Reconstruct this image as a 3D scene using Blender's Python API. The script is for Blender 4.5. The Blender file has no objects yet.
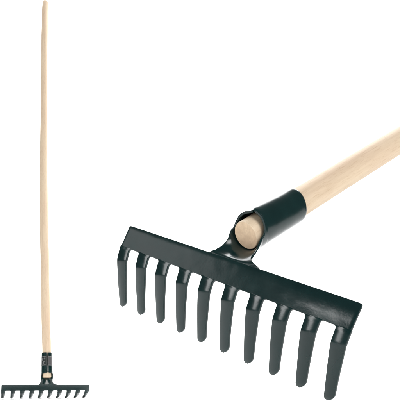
import bpy, bmesh, math, random
from mathutils import Matrix, Vector

S = bpy.context.scene
COL = S.collection
R = math.radians

# ------------------------------------------------------------------ helpers
def link(name, me, mats, parent=None, sharp=40):
    for m in mats:
        me.materials.append(m)
    for p in me.polygons:
        p.use_smooth = True
    if sharp:
        me.set_sharp_from_angle(angle=R(sharp))
    o = bpy.data.objects.new(name, me)
    COL.objects.link(o)
    if parent is not None:
        o.parent = parent
    return o

def loft(name, rings, cap=True):
    """closed rings of equal length -> one tube-like mesh"""
    bm = bmesh.new()
    V = [[bm.verts.new(p) for p in r] for r in rings]
    n = len(rings[0])
    for a, b in zip(V[:-1], V[1:]):
        for i in range(n):
            bm.faces.new((a[i], a[(i + 1) % n], b[(i + 1) % n], b[i]))
    if cap:
        bm.faces.new(list(reversed(V[0])))
        bm.faces.new(V[-1])
    bmesh.ops.recalc_face_normals(bm, faces=bm.faces)
    me = bpy.data.meshes.new(name)
    bm.to_mesh(me); bm.free()
    return me

def smooth(a, b, x):
    t = min(1, max(0, (x - a) / (b - a)))
    return t * t * (3 - 2 * t)

def lerp(a, b, t):
    return a + (b - a) * t

# ---------------------------------------------------------------- materials
def new_mat(name):
    m = bpy.data.materials.new(name); m.use_nodes = True
    nt = m.node_tree
    return m, nt, nt.nodes['Principled BSDF']

def N(nt, t, **kw):
    n = nt.nodes.new(t)
    for k, v in kw.items():
        setattr(n, k, v)
    return n

def mat_steel():
    m, nt, b = new_mat('green enamelled steel')
    tc = N(nt, 'ShaderNodeTexCoord')
    n1 = N(nt, 'ShaderNodeTexNoise'); n1.inputs['Scale'].default_value = 55; n1.inputs['Detail'].default_value = 6
    n2 = N(nt, 'ShaderNodeTexNoise'); n2.inputs['Scale'].default_value = 420; n2.inputs['Detail'].default_value = 3
    n3 = N(nt, 'ShaderNodeTexNoise'); n3.inputs['Scale'].default_value = 24; n3.inputs['Detail'].default_value = 2
    for n in (n1, n2, n3):
        nt.links.new(tc.outputs['Object'], n.inputs['Vector'])
    cr = N(nt, 'ShaderNodeValToRGB')
    cr.color_ramp.elements[0].position = .3; cr.color_ramp.elements[0].color = (.0022, .0145, .0150, 1)
    cr.color_ramp.elements[1].position = .75; cr.color_ramp.elements[1].color = (.0036, .0205, .0205, 1)
    nt.links.new(n1.outputs['Fac'], cr.inputs['Fac'])
    nt.links.new(cr.outputs['Color'], b.inputs['Base Color'])
    mr = N(nt, 'ShaderNodeMapRange'); mr.inputs['To Min'].default_value = .13; mr.inputs['To Max'].default_value = .23
    nt.links.new(n1.outputs['Fac'], mr.inputs['Value']); nt.links.new(mr.outputs['Result'], b.inputs['Roughness'])
    b1 = N(nt, 'ShaderNodeBump'); b1.inputs['Strength'].default_value = .03; b1.inputs['Distance'].default_value = .0012
    b2 = N(nt, 'ShaderNodeBump'); b2.inputs['Strength'].default_value = .11; b2.inputs['Distance'].default_value = .0075
    nt.links.new(n3.outputs['Fac'], b2.inputs['Height'])
    nt.links.new(n2.outputs['Fac'], b1.inputs['Height'])
    nt.links.new(b2.outputs['Normal'], b1.inputs['Normal'])
    nt.links.new(b1.outputs['Normal'], b.inputs['Normal'])
    b.inputs['Specular IOR Level'].default_value = .43
    return m

def mat_wood(name, c0, c1, end=False):
    m, nt, b = new_mat(name)
    tc = N(nt, 'ShaderNodeTexCoord')
    mp = N(nt, 'ShaderNodeMapping')
    mp.inputs['Scale'].default_value = (60, 60, 60) if end else (120, 120, 5.5)
    nt.links.new(tc.outputs['Object'], mp.inputs['Vector'])
    n1 = N(nt, 'ShaderNodeTexNoise'); n1.inputs['Scale'].default_value = 3 if end else 2.0
    n1.inputs['Detail'].default_value = 7; n1.inputs['Roughness'].default_value = .6
    n1.inputs['Distortion'].default_value = .4
    nt.links.new(mp.outputs['Vector'], n1.inputs['Vector'])
    cr = N(nt, 'ShaderNodeValToRGB')
    cr.color_ramp.elements[0].position = .33; cr.color_ramp.elements[0].color = (*c1, 1)
    cr.color_ramp.elements[1].position = .62; cr.color_ramp.elements[1].color = (*c0, 1)
    nt.links.new(n1.outputs['Fac'], cr.inputs['Fac'])
    # slow drift of the tone along the stick
    mp2 = N(nt, 'ShaderNodeMapping'); mp2.inputs['Scale'].default_value = (30, 30, 7)
    nt.links.new(tc.outputs['Object'], mp2.inputs['Vector'])
    n2 = N(nt, 'ShaderNodeTexNoise'); n2.inputs['Scale'].default_value = 1.0; n2.inputs['Detail'].default_value = 3
    nt.links.new(mp2.outputs['Vector'], n2.inputs['Vector'])
    mx = N(nt, 'ShaderNodeMix', data_type='RGBA', blend_type='MULTIPLY')
    cr2 = N(nt, 'ShaderNodeValToRGB')
    cr2.color_ramp.elements[0].position = .3; cr2.color_ramp.elements[0].color = (.93, .87, .84, 1)
    cr2.color_ramp.elements[1].position = .7; cr2.color_ramp.elements[1].color = (1, 1, .98, 1)
    nt.links.new(n2.outputs['Fac'], cr2.inputs['Fac'])
    mx.inputs[0].default_value = 1
    nt.links.new(cr.outputs['Color'], mx.inputs[6]); nt.links.new(cr2.outputs['Color'], mx.inputs[7])
    nt.links.new(mx.outputs[2], b.inputs['Base Color'])
    # short dark pores and flecks, growth rings on the cut end
    if end:
        wv = N(nt, 'ShaderNodeTexWave', wave_type='RINGS', rings_direction='Z')
        wv.inputs['Scale'].default_value = 100; wv.inputs['Distortion'].default_value = 5; wv.inputs['Detail'].default_value = 3
        mp3 = N(nt, 'ShaderNodeMapping'); mp3.inputs['Location'].default_value = (.006, .011, 0)
        nt.links.new(tc.outputs['Object'], mp3.inputs['Vector']); nt.links.new(mp3.outputs['Vector'], wv.inputs['Vector'])
        fk, lo, hi, dark = wv.outputs['Fac'], .0, .9, (.965, .955, .945, 1)
    else:
        mp3 = N(nt, 'ShaderNodeMapping'); mp3.inputs['Scale'].default_value = (900, 900, 95)
        nt.links.new(tc.outputs['Object'], mp3.inputs['Vector'])
        n3 = N(nt, 'ShaderNodeTexNoise'); n3.inputs['Scale'].default_value = 1; n3.inputs['Detail'].default_value = 2
        nt.links.new(mp3.outputs['Vector'], n3.inputs['Vector'])
        fk, lo, hi, dark = n3.outputs['Fac'], .30, .46, (.90, .86, .82, 1)
    cr3 = N(nt, 'ShaderNodeValToRGB')
    cr3.color_ramp.elements[0].position = lo; cr3.color_ramp.elements[0].color = dark
    cr3.color_ramp.elements[1].position = hi; cr3.color_ramp.elements[1].color = (1, 1, 1, 1)
    nt.links.new(fk, cr3.inputs['Fac'])
    mx2 = N(nt, 'ShaderNodeMix', data_type='RGBA', blend_type='MULTIPLY'); mx2.inputs[0].default_value = 1
    nt.links.new(mx.outputs[2], mx2.inputs[6]); nt.links.new(cr3.outputs['Color'], mx2.inputs[7])
    nt.links.new(mx2.outputs[2], b.inputs['Base Color'])
    bp = N(nt, 'ShaderNodeBump'); bp.inputs['Strength'].default_value = .25; bp.inputs['Distance'].default_value = .0004
    nt.links.new(n1.outputs['Fac'], bp.inputs['Height']); nt.links.new(bp.outputs['Normal'], b.inputs['Normal'])
    b.inputs['Roughness'].default_value = .62
    b.inputs['Specular IOR Level'].default_value = .3
    return m

def mat_plain(name, c, rough=.5, var=.08, scale=40):
    m, nt, b = new_mat(name)
    tc = N(nt, 'ShaderNodeTexCoord')
    n1 = N(nt, 'ShaderNodeTexNoise'); n1.inputs['Scale'].default_value = scale; n1.inputs['Detail'].default_value = 4
    nt.links.new(tc.outputs['Object'], n1.inputs['Vector'])
    cr = N(nt, 'ShaderNodeValToRGB')
    cr.color_ramp.elements[0].color = (*[x * (1 - var) for x in c], 1)
    cr.color_ramp.elements[1].color = (*[min(1, x * (1 + var)) for x in c], 1)
    nt.links.new(n1.outputs['Fac'], cr.inputs['Fac']); nt.links.new(cr.outputs['Color'], b.inputs['Base Color'])
    b.inputs['Roughness'].default_value = rough
    return m

STEEL = mat_steel()
WOOD = mat_wood('pale beech', (.70, .58, .435), (.625, .505, .37))
ENDGRAIN = mat_wood('sawn end grain', (.80, .63, .45), (.68, .52, .36), end=True)
PAPER = mat_plain('white studio paper', (.90, .90, .90), .9, .01, 3)
LABEL_DARK = mat_plain('dark label film', (.012, .018, .018), .35)
LABEL_GREY = mat_plain('grey label film', (.075, .072, .075), .4)
LABEL_PALE = mat_plain('pale label print', (.16, .165, .165), .5)

# --------------------------------------------------- measured rake geometry
# rake frame: x along the head, y from the handle axis towards the tine tips, z up the handle
PITCH, PITCH_TIP = .0318, .0316
P0, P1, P3 = (.0145, -.0248), (.0318, -.0425), (.0973, -.0634)
HALF = .150
KN, KH, KTN, KTH = 0.0, 0.0, 0.0, 0.0
TH = .0030

def bar_bow(x):
    s = (x / HALF) ** 2
    return KN * s, KH * s
def tip_bow(x):
    s = (x / HALF) ** 2
    return KTN * s, KTH * s

PD = Vector((P1[0] - P0[0], P1[1] - P0[1])); PL = PD.length; PD.normalize()   # down the plate
PN = Vector((-PD[1], PD[0]))                                                # plate normal (n,h)
if PN[0] > 0: PN = -PN                                                       # outer side

def dent(x):
    return .0008 * smooth(.06, .125, x)

def bar_mesh():
    rings = []
    xs = [-HALF, -HALF + .0006, -HALF + .0016] + [lerp(-HALF + .004, HALF - .004, i / 60) for i in range(61)] + [HALF - .0016, HALF - .0006, HALF]
    for k, x in enumerate(xs):
        bn, bh = bar_bow(x)
        e = HALF - abs(x)
        ins = .0008 if e < .0001 else (.0002 if e < .001 else 0)              # rounded end edges
        top = .0012 * max(0, 1 - e / .0035) ** 2 + (.0009 if e < .0001 else 0)
        c = .0008
        t = TH / 2 - ins
        # (distance down the plate, offset along outer normal)
        prof = [(top + c, t), (top + c * .3, t - c * .3), (top, t - c), (top, -t + c), (top + c * .3, -t + c * .3), (top + c, -t),
                (PL * .35, -t), (PL * .5, -t), (PL * .7, -t), (PL * .85, -t), (PL - .0003, -t), (PL, -t + .0003), (PL, t - .0003), (PL - .0003, t), (PL * .85, t), (PL * .7, t), (PL * .5, t), (PL * .35, t)]
        # the plate is very slightly dished and its right end a little dented by the press
        ring = []
        for d, o in prof:
            q = PD * d + PN * (o - dent(x) * smooth(.35 * PL, PL, d))
            ring.append((x, P0[0] + bn + q[0], P0[1] + bh + q[1]))
        rings.append(ring)
    return loft('head_bar', rings)

def tine_mesh(i):
    xr = (i - 4.5) * PITCH; xt = (i - 4.5) * PITCH_TIP
    bn, bh = bar_bow(xr); tn, th = tip_bow(xt)
    A = Vector((P1[0] + bn, P1[1] + bh)) - PN * dent(xr); B = Vector((P3[0] + tn, P3[1] + th))
    rnd = random.Random(11 + i)
    L = .0705 + rnd.uniform(-.0006, .0006)
    n = 70
    a0 = math.degrees(math.atan2(-PD[1], PD[0]))
    pts, q = [], Vector((0, 0))
    ss = [L * k / n for k in range(n)]; ss = [v for v in ss if v < L - .0066] + [L - .0064 + .0064 * math.sin(R(90 * v / 14)) for v in range(15)]
    def ang(s):     # pressed in two folds: plate -> short slanting facet -> tine
        a = lerp(a0, 35, smooth(.0012, .0036, s))
        a = lerp(a, 16.5, smooth(.0120, .0168, s))
        return a - 6.0 * max(0, (s - .018) / (L - .018))
    for k, s in enumerate(ss):
        pts.append(q.copy())
        ds = (ss[k + 1] - s) if k + 1 < len(ss) else 0
        a = R(ang(s + ds / 2)); q = q + Vector((math.cos(a), -math.sin(a))) * ds
    end = pts[-1]; want = B - A
    ra = math.atan2(want[1], want[0]) - math.atan2(end[1], end[0]); sc = want.length / end.length
    pts2 = []
    for k, p in enumerate(pts):
        w = smooth(0, .016, ss[k])
        an = ra * w; s2 = lerp(1, sc, w)
        c, s_ = math.cos(an), math.sin(an)
        pts2.append(A + Vector((p[0] * c - p[1] * s_, p[0] * s_ + p[1] * c)) * s2)
    # start slightly inside the bar
    pts2 = [A - PD * .0008] + pts2; ss = [-.0008] + ss
    rings = []
    tipr = .0056
    dx = rnd.uniform(-.0003, .0003)
    for k, (p, s) in enumerate(zip(pts2, ss)):
        if k == 0: t = PD
        elif k == 1: t = PD
        else: t = (pts2[min(k + 1, len(pts2) - 1)] - pts2[k - 1]).normalized()
        nn = Vector((t[1], -t[0]))
        if nn[0] > 0: nn = -nn
        if k <= 1: nn = PN
        u = max(0, s) / L
        w = lerp(.0078, .0058, smooth(.12, .98, u))
        fil = .0019 * max(0, 1 - max(0, s) / .0026) ** 2.2
        wl, wr = w + fil, w + fil
        if i == 0: wl = w - .0004
        if i == 9: wr = w - .0004
        d_end = (L - s)
        tt = TH / 2 + .00006
        sk = 0
        if d_end < tipr:
            f = math.sqrt(max(0, 1 - ((tipr - d_end) / tipr) ** 2)); f = max(f, .12)
            wl *= f; wr *= f; sk = 0
            tt *= lerp(.62, 1, smooth(0, tipr, d_end))
        xc = lerp(xr, xt, u) + dx * u + sk
        ch = min(.0008, wl * .4)
        tu = TH / 2 + .00006                             # only the hidden side thins toward the tip
        prof = [(-wl, tu - ch), (-wl + ch * .3, tu - ch * .3), (-wl + ch, tu), (wr - ch, tu), (wr - ch * .3, tu - ch * .3), (wr, tu - ch),
                (wr, -tt + ch), (wr - ch * .3, -tt + ch * .3), (wr - ch, -tt), (-wl + ch, -tt), (-wl + ch * .3, -tt + ch * .3), (-wl, -tt + ch)]
        sh = -.42 * smooth(L - .016, L - .005, s)           # tips are cut a little askew
        rings.append([(xc + a, p[0] + nn[0] * o + t[0] * sh * a, p[1] + nn[1] * o + t[1] * sh * a) for a, o in prof])
    return loft('tine', rings)

# --- socket: sheet wrapped round the handle, opening into the neck
H_TOP, H_CUT = .0845, .0135
def sock_r(h):
    return lerp(.0183, .0168, smooth(H_CUT - .01, H_TOP, h) ** .8)
def sag(h):      # the sheet hugs the far side of the handle toward the neck
    return .0018 * smooth(.070, H_CUT, h)
def overlap(phi):
    return .0030 * smooth(R(90), R(168), phi)
def socket_mesh(H_TOP, H_CUT):
    t = .0024
    rows = []
    hs = [H_TOP - i * (H_TOP - H_CUT) / 16 for i in range(17)]
    for h in hs:
        rows.append((h, sock_r(h), R(-182), R(178), sock_r(h)))
    # below the cut the sheet is only the far-side channel that flattens into the neck
    K = []
    for q in range(1, 11):                     # rounded lip: the flaps sweep back along a quarter ellipse
        x = 1 - (q / 10) ** 1.5
        K.append((H_CUT - (H_CUT - .0020) * (1 - x), lerp(.0192, .0184, x), 88 + 90 * (1 - math.sqrt(1 - x * x)) * .985, .0166 - .0003 * (1 - x)))
    K += [(-.0010, .0203, 77, .0161), (-.0040, .0222, 62, .0158), (-.0075, .0270, 47, .0154), (-.0110, .0350, 35, .0151),
          (-.0145, .0480, 25.2, .0148), (-.0175, .066, 19.0, .0146), (-.0198, .092, 14.4, .0144), (-.0216, .13, 11.0, .0143), (-.0230, .19, 8.3, .0142), (-.0240, .30, 5.6, .0142), (-.0246, .6, 2.98, .0143)]
    # smooth the control rows: curvature, half width and depth as Catmull-Rom curves over the row number
    C = [(h, 1 / r, r * R(a), nb) for h, r, a, nb in K]
    for k in range(len(C) - 1):
        p0, p1, p2, p3 = C[max(0, k - 1)], C[k], C[k + 1], C[min(len(C) - 1, k + 2)]
        for f in (0, .5):
            v = [.5 * (2 * b + (c - a) * f + (2 * a - 5 * b + 4 * c - d) * f * f + (3 * b - a - 3 * c + d) * f ** 3) for a, b, c, d in zip(p0, p1, p2, p3)]
            rows.append((v[0], 1 / v[1], math.degrees(v[2] * v[1]), v[3]))
    rows.append(K[-1])
    rows = rows[:17] + [(h, r, R(-a * (1 - .12 * smooth(-.018, -.0248, h))), R(a * (1 + .12 * smooth(-.018, -.0248, h))), nb) for h, r, a, nb in rows[17:]]
    q = PD * .0002
    rows.append((P0[1] + q[1], 6, R(-.268), R(.362), P0[0] + q[0]))
    q = PD * .0022
    rows.append((P0[1] + q[1], 6, R(-.274), R(.370), P0[0] + q[0]))
    NC = 72
    bm = bmesh.new(); V = []
    for ri, (h, r, a, b, nb) in enumerate(rows):
        row = []
        for c in range(NC + 1):
            ph = lerp(a, b, c / NC)
            rr = r + overlap(ph)
            if ri < 17:
                x, n = rr * math.sin(ph), rr * math.cos(ph) - sag(h)
            else:
                x, n = rr * math.sin(ph), nb - r + rr * math.cos(ph)
            hh = h
            if ri < 17:   # corners of the flaps are snipped round, lower rim slopes a little
                edge = min(ph - a, b - ph)
                k = 1 - smooth(0, R(26), edge)
                hh = h + k * .0006 * smooth(H_CUT + .012, H_CUT, h) - k * .0012 * smooth(H_TOP - .01, H_TOP, h)
            row.append(bm.verts.new((x, n, hh)))
        V.append(row)
    for A, B in zip(V[:-1], V[1:]):
        for c in range(NC):
            bm.faces.new((A[c], A[c + 1], B[c + 1], B[c]))
    # thicken
    bm.normal_update()
    bmesh.ops.recalc_face_normals(bm, faces=bm.faces)
    me = bpy.data.meshes.new('socket'); bm.to_mesh(me); bm.free()
    return me

HANDLE_LEN = 1.382
def handle_mesh(bow):
    L = HANDLE_LEN
    def rad(h):
        px = [(0, .01465), (.03, .0150), (.38, .0150), (.60, .0139), (.80, .0131), (1.12, .0119), (1.32, .0111), (1.40, .0103)]
        for (a, ra), (b, rb) in zip(px[:-1], px[1:]):
            if h <= b: return lerp(ra, rb, smooth(a, b, h) * .4 + .6 * (h - a) / (b - a))
        return px[-1][1]
    def bowx(h):
        px = [(0, 0), (.1, -.0003), (.20, -.0028), (.38, -.0045), (.56, -.0070), (.76, -.0068), (.92, -.0046), (1.12, -.0026), (1.32, .0004), (1.40, .0040)]
        for (a, ra), (b, rb) in zip(px[:-1], px[1:]):
            if h <= b: return lerp(ra, rb, smooth(a, b, h) * .5 + .5 * (h - a) / (b - a))
        return px[-1][1]
    hs = [0, .0004, .0012] + [.004 + (L - .016) * i / 90 for i in range(91)] + [L - .007, L - .003, L - .001, L]
    n = 48
    rings = []
    for h in hs:
        r = rad(h)
        e = L - h
        if e < .004: r *= math.sqrt(max(.04, 1 - ((.004 - e) / .004) ** 2 * .45))
        if h < .0002: r -= .0007
        elif h < .0008: r -= .0002
        ox = bowx(h) * bow
        ring = []
        for k in range(n):
            a = 2 * math.pi * k / n
            w = 1 + .006 * math.sin(2 * a + h * 9) + .004 * math.sin(3 * a - h * 21)
            ring.append((ox + r * w * math.sin(a), r * w * math.cos(a), h))
        rings.append(ring)
    me = loft('handle', rings)
    return me

def cone_patch(bm, p0, p1, h0, h1, off, mi):
    """thin curved patch lying on the socket"""
    nx = max(2, int(abs(p1 - p0) / R(6)))
    V = []
    ny = max(1, int((h1 - h0) / .003))
    for q in range(ny + 1):
        h = lerp(h0, h1, q / ny)
        row = []
        for c in range(nx + 1):
            ph = lerp(p0, p1, c / nx)
            r = sock_r(h) + overlap(ph) + .0012 + off
            row.append(bm.verts.new((r * math.sin(ph), r * math.cos(ph) - sag(h), h)))
        V.append(row)
    for A, B in zip(V[:-1], V[1:]):
        for c in range(nx):
            f = bm.faces.new((A[c], A[c + 1], B[c + 1], B[c])); f.material_index = mi

def label_mesh():
    bm = bmesh.new()
    lo, hi = .0390, .0715
    cone_patch(bm, R(-178), R(-95), lo, hi, .00035, 0)
    cone_patch(bm, R(100), R(174), lo, hi, .00035, 1)
    cone_patch(bm, R(101), R(173), lo, lo + .0022, .0006, 2)
    cone_patch(bm, R(101), R(173), hi - .0018, hi, .0006, 2)
    # the worn print on the left half: short pale strokes, too small to read
    for a, b, c, d in ((-160, -112, .0690, .0708), (-158, -146, .0600, .0660), (-146, -122, .0612, .0634), (-124, -112, .0560, .0650),
                       (-156, -130, .0520, .0538), (-140, -132, .0450, .0520), (-160, -118, .0398, .0420), (-118, -108, .0430, .0520)):
        cone_patch(bm, R(a), R(b), c, d, .0006, 2)
    bmesh.ops.recalc_face_normals(bm, faces=bm.faces)
    me = bpy.data.meshes.new('label_sticker'); bm.to_mesh(me); bm.free()
    return me

GROUP = 'dark green ten-tine garden rakes'
def rake_empty(label):
    o = bpy.data.objects.new('garden_rake', None); COL.objects.link(o)
    o.empty_display_size = .05
    o['label'] = label; o['category'] = 'rake'; o['group'] = GROUP
    return o

# ---- first rake: the close one
near = rake_empty('large close-up rake, handle end toward the viewer, handle cut off at right')
bar = link('head_bar', bar_mesh(), [STEEL], near)
tines = [link('tine', tine_mesh(i), [STEEL], near) for i in range(10)]
sock = link('socket', socket_mesh(.0765, .0108), [STEEL], near, sharp=0)
md = sock.modifiers.new('thickness', 'SOLIDIFY'); md.thickness = .0024; md.offset = 0; md.use_even_offset = False
md = sock.modifiers.new('rounding', 'SUBSURF'); md.levels = 1; md.render_levels = 1

def make_handle(bow, parent):
    me = handle_mesh(bow)
    o = link('handle', me, [WOOD, ENDGRAIN], parent, sharp=30)
    for p in me.polygons:
        if p.center.z < .0001 and len(p.vertices) > 4: p.material_index = 1
    return o
make_handle(0, near)

# ---- second rake: the whole tool, standing farther back
far = rake_empty('whole rake standing upright with long thin wooden handle and small grey label on its socket')
for o in [bar, sock] + tines:
    c = o.copy(); COL.objects.link(c); c.parent = far
    if o is sock:
        far_sock = c; c.data = socket_mesh(H_TOP, H_CUT); c.data.materials.append(STEEL)
        for p in c.data.polygons: p.use_smooth = True
make_handle(1, far)
link('label_sticker', label_mesh(), [LABEL_DARK, LABEL_GREY, LABEL_PALE], far_sock)

# ------------------------------------------------------------------- camera
F, CX, CY = 652.69, 200.0, 370.0
cam = bpy.data.cameras.new('camera'); co = bpy.data.objects.new('camera', cam); COL.objects.link(co)
S.camera = co
cam.sensor_fit = 'HORIZONTAL'; cam.sensor_width = 36; cam.lens = 36 * F / 400
cam.shift_x = -(CX - 200) / 400; cam.shift_y = (CY - 200) / 400
cam.clip_start = .02; cam.clip_end = 100

# place the far rake from where its bar ends appear
yaw = R(20); cs, sn = math.cos(yaw), math.sin(yaw)
b_n, b_h = P0[0] + KN, P0[1] + KH
uL, uR = 1.3 - CX, 89.6 - CX
# ends: X = x0 -+ .15cs - bn*sn ; Y = y0 -+ .15sn + bn*cs ; u*Y = F*X
# uL*(y0-.15sn+bn cs) = F*(x0-.15cs-bn sn) ; uR*(y0+.15sn+bn cs) = F*(x0+.15cs-bn sn)
a1 = uL * (-.15 * sn + b_n * cs) - F * (-.15 * cs - b_n * sn)
a2 = uR * (.15 * sn + b_n * cs) - F * (.15 * cs - b_n * sn)
# F*x0 - uL*y0 = a1 ; F*x0 - uR*y0 = a2
y0 = (a1 - a2) / (uR - uL); x0 = (a1 + uL * y0) / F
TILT, ROLL = R(-6), R(.35)
drop = (377.3 - CY) / F * y0
stand = -P3[1] * math.cos(TILT) - P3[0] * math.sin(TILT) + TH / 2 + .0004
ZC = stand + drop
co.location = (0, 0, ZC); co.rotation_euler = (R(90), 0, 0)
far.location = (x0, y0, stand); far.rotation_euler = (TILT, ROLL, yaw)
from mathutils import Euler
tp = Euler((TILT, ROLL, yaw)).to_matrix() @ Vector((.0036, 0, HANDLE_LEN)) + far.location
print('far top px', CX + F * tp.x / tp.y, CY - F * (tp.z - ZC) / tp.y)
print('far', x0, y0, 'cam z', ZC)

# place the near rake: fitted pose, camera axes (right, down, forward)
Rm = ((.71629095, .12464626, .6865789), (.35220551, .78480931, -.50992707), (-.60239402, .60707302, .51825071))
t = (.04500488, -.13220865, .64204532)
M = Matrix(((Rm[0][0], Rm[0][1], Rm[0][2], t[0]),
            (Rm[2][0], Rm[2][1], Rm[2][2], t[2]),
            (-Rm[1][0], -Rm[1][1], -Rm[1][2], -t[1] + ZC),
            (0, 0, 0, 1)))
near.matrix_world = M

# ----------------------------------------------------- white paper backdrop
bm = bmesh.new()
prof = [(-1.2, 0)] + [(-1.2 + i * .45, 0) for i in range(1, 10)]
yc, rad = 3.6, 1.2
prof += [(yc + rad * math.sin(R(a)), rad - rad * math.cos(R(a))) for a in range(0, 91, 6)]
prof += [(yc + rad, z) for z in (2, 3, 4, 5)]
rows = []
for x in (-4, -2, 0, 2, 4):
    rows.append([bm.verts.new((x, y, z)) for y, z in prof])
for A, B in zip(rows[:-1], rows[1:]):
    for i in range(len(prof) - 1):
        bm.faces.new((A[i], B[i], B[i + 1], A[i + 1]))
bmesh.ops.recalc_face_normals(bm, faces=bm.faces)
me = bpy.data.meshes.new('backdrop'); bm.to_mesh(me); bm.free()
bd = link('backdrop', me, [PAPER], None, sharp=0)
bd['kind'] = 'structure'

# ------------------------------------------------------------------- lights
w = bpy.data.worlds.new('World'); S.world = w; w.use_nodes = True
bg = w.node_tree.nodes['Background']; bg.inputs['Color'].default_value = (1, 1, 1, 1); bg.inputs['Strength'].default_value = .14

def area(name, loc, aim, sx, sy, power, col=(1, 1, 1)):
    l = bpy.data.lights.new(name, 'AREA'); l.shape = 'RECTANGLE'; l.size = sx; l.size_y = sy; l.energy = power; l.color = col
    o = bpy.data.objects.new(name, l); COL.objects.link(o); o.location = loc
    o.rotation_euler = (Vector(aim) - Vector(loc)).to_track_quat('-Z', 'Y').to_euler()
    return o
area('overhead_softbox', (0, 3.5, 3.6), (0, 2.9, 0), 4.5, 1.6, 200)
area('backdrop_lamp', (0, 2.4, 3.9), (0, 4.8, 1.0), 5, 1.2, 200)
area('key_softbox', (1.1, -1.3, 1.5), (-.2, 1.4, .4), 1.2, 1.1, 50, (1, .98, .96))
area('side_softbox', (-1.78, -.16, .58), (.1, .57, .13), .50, .62, 8)
area('fill_softbox', (-2.3, .36, 1.6), (-.08, .72, .24), .7, .9, 3.5)

vs = S.view_settings
vs.view_transform = 'Standard'; vs.look = 'None'; vs.exposure = 0; vs.gamma = 1
S.render.film_transparent = False
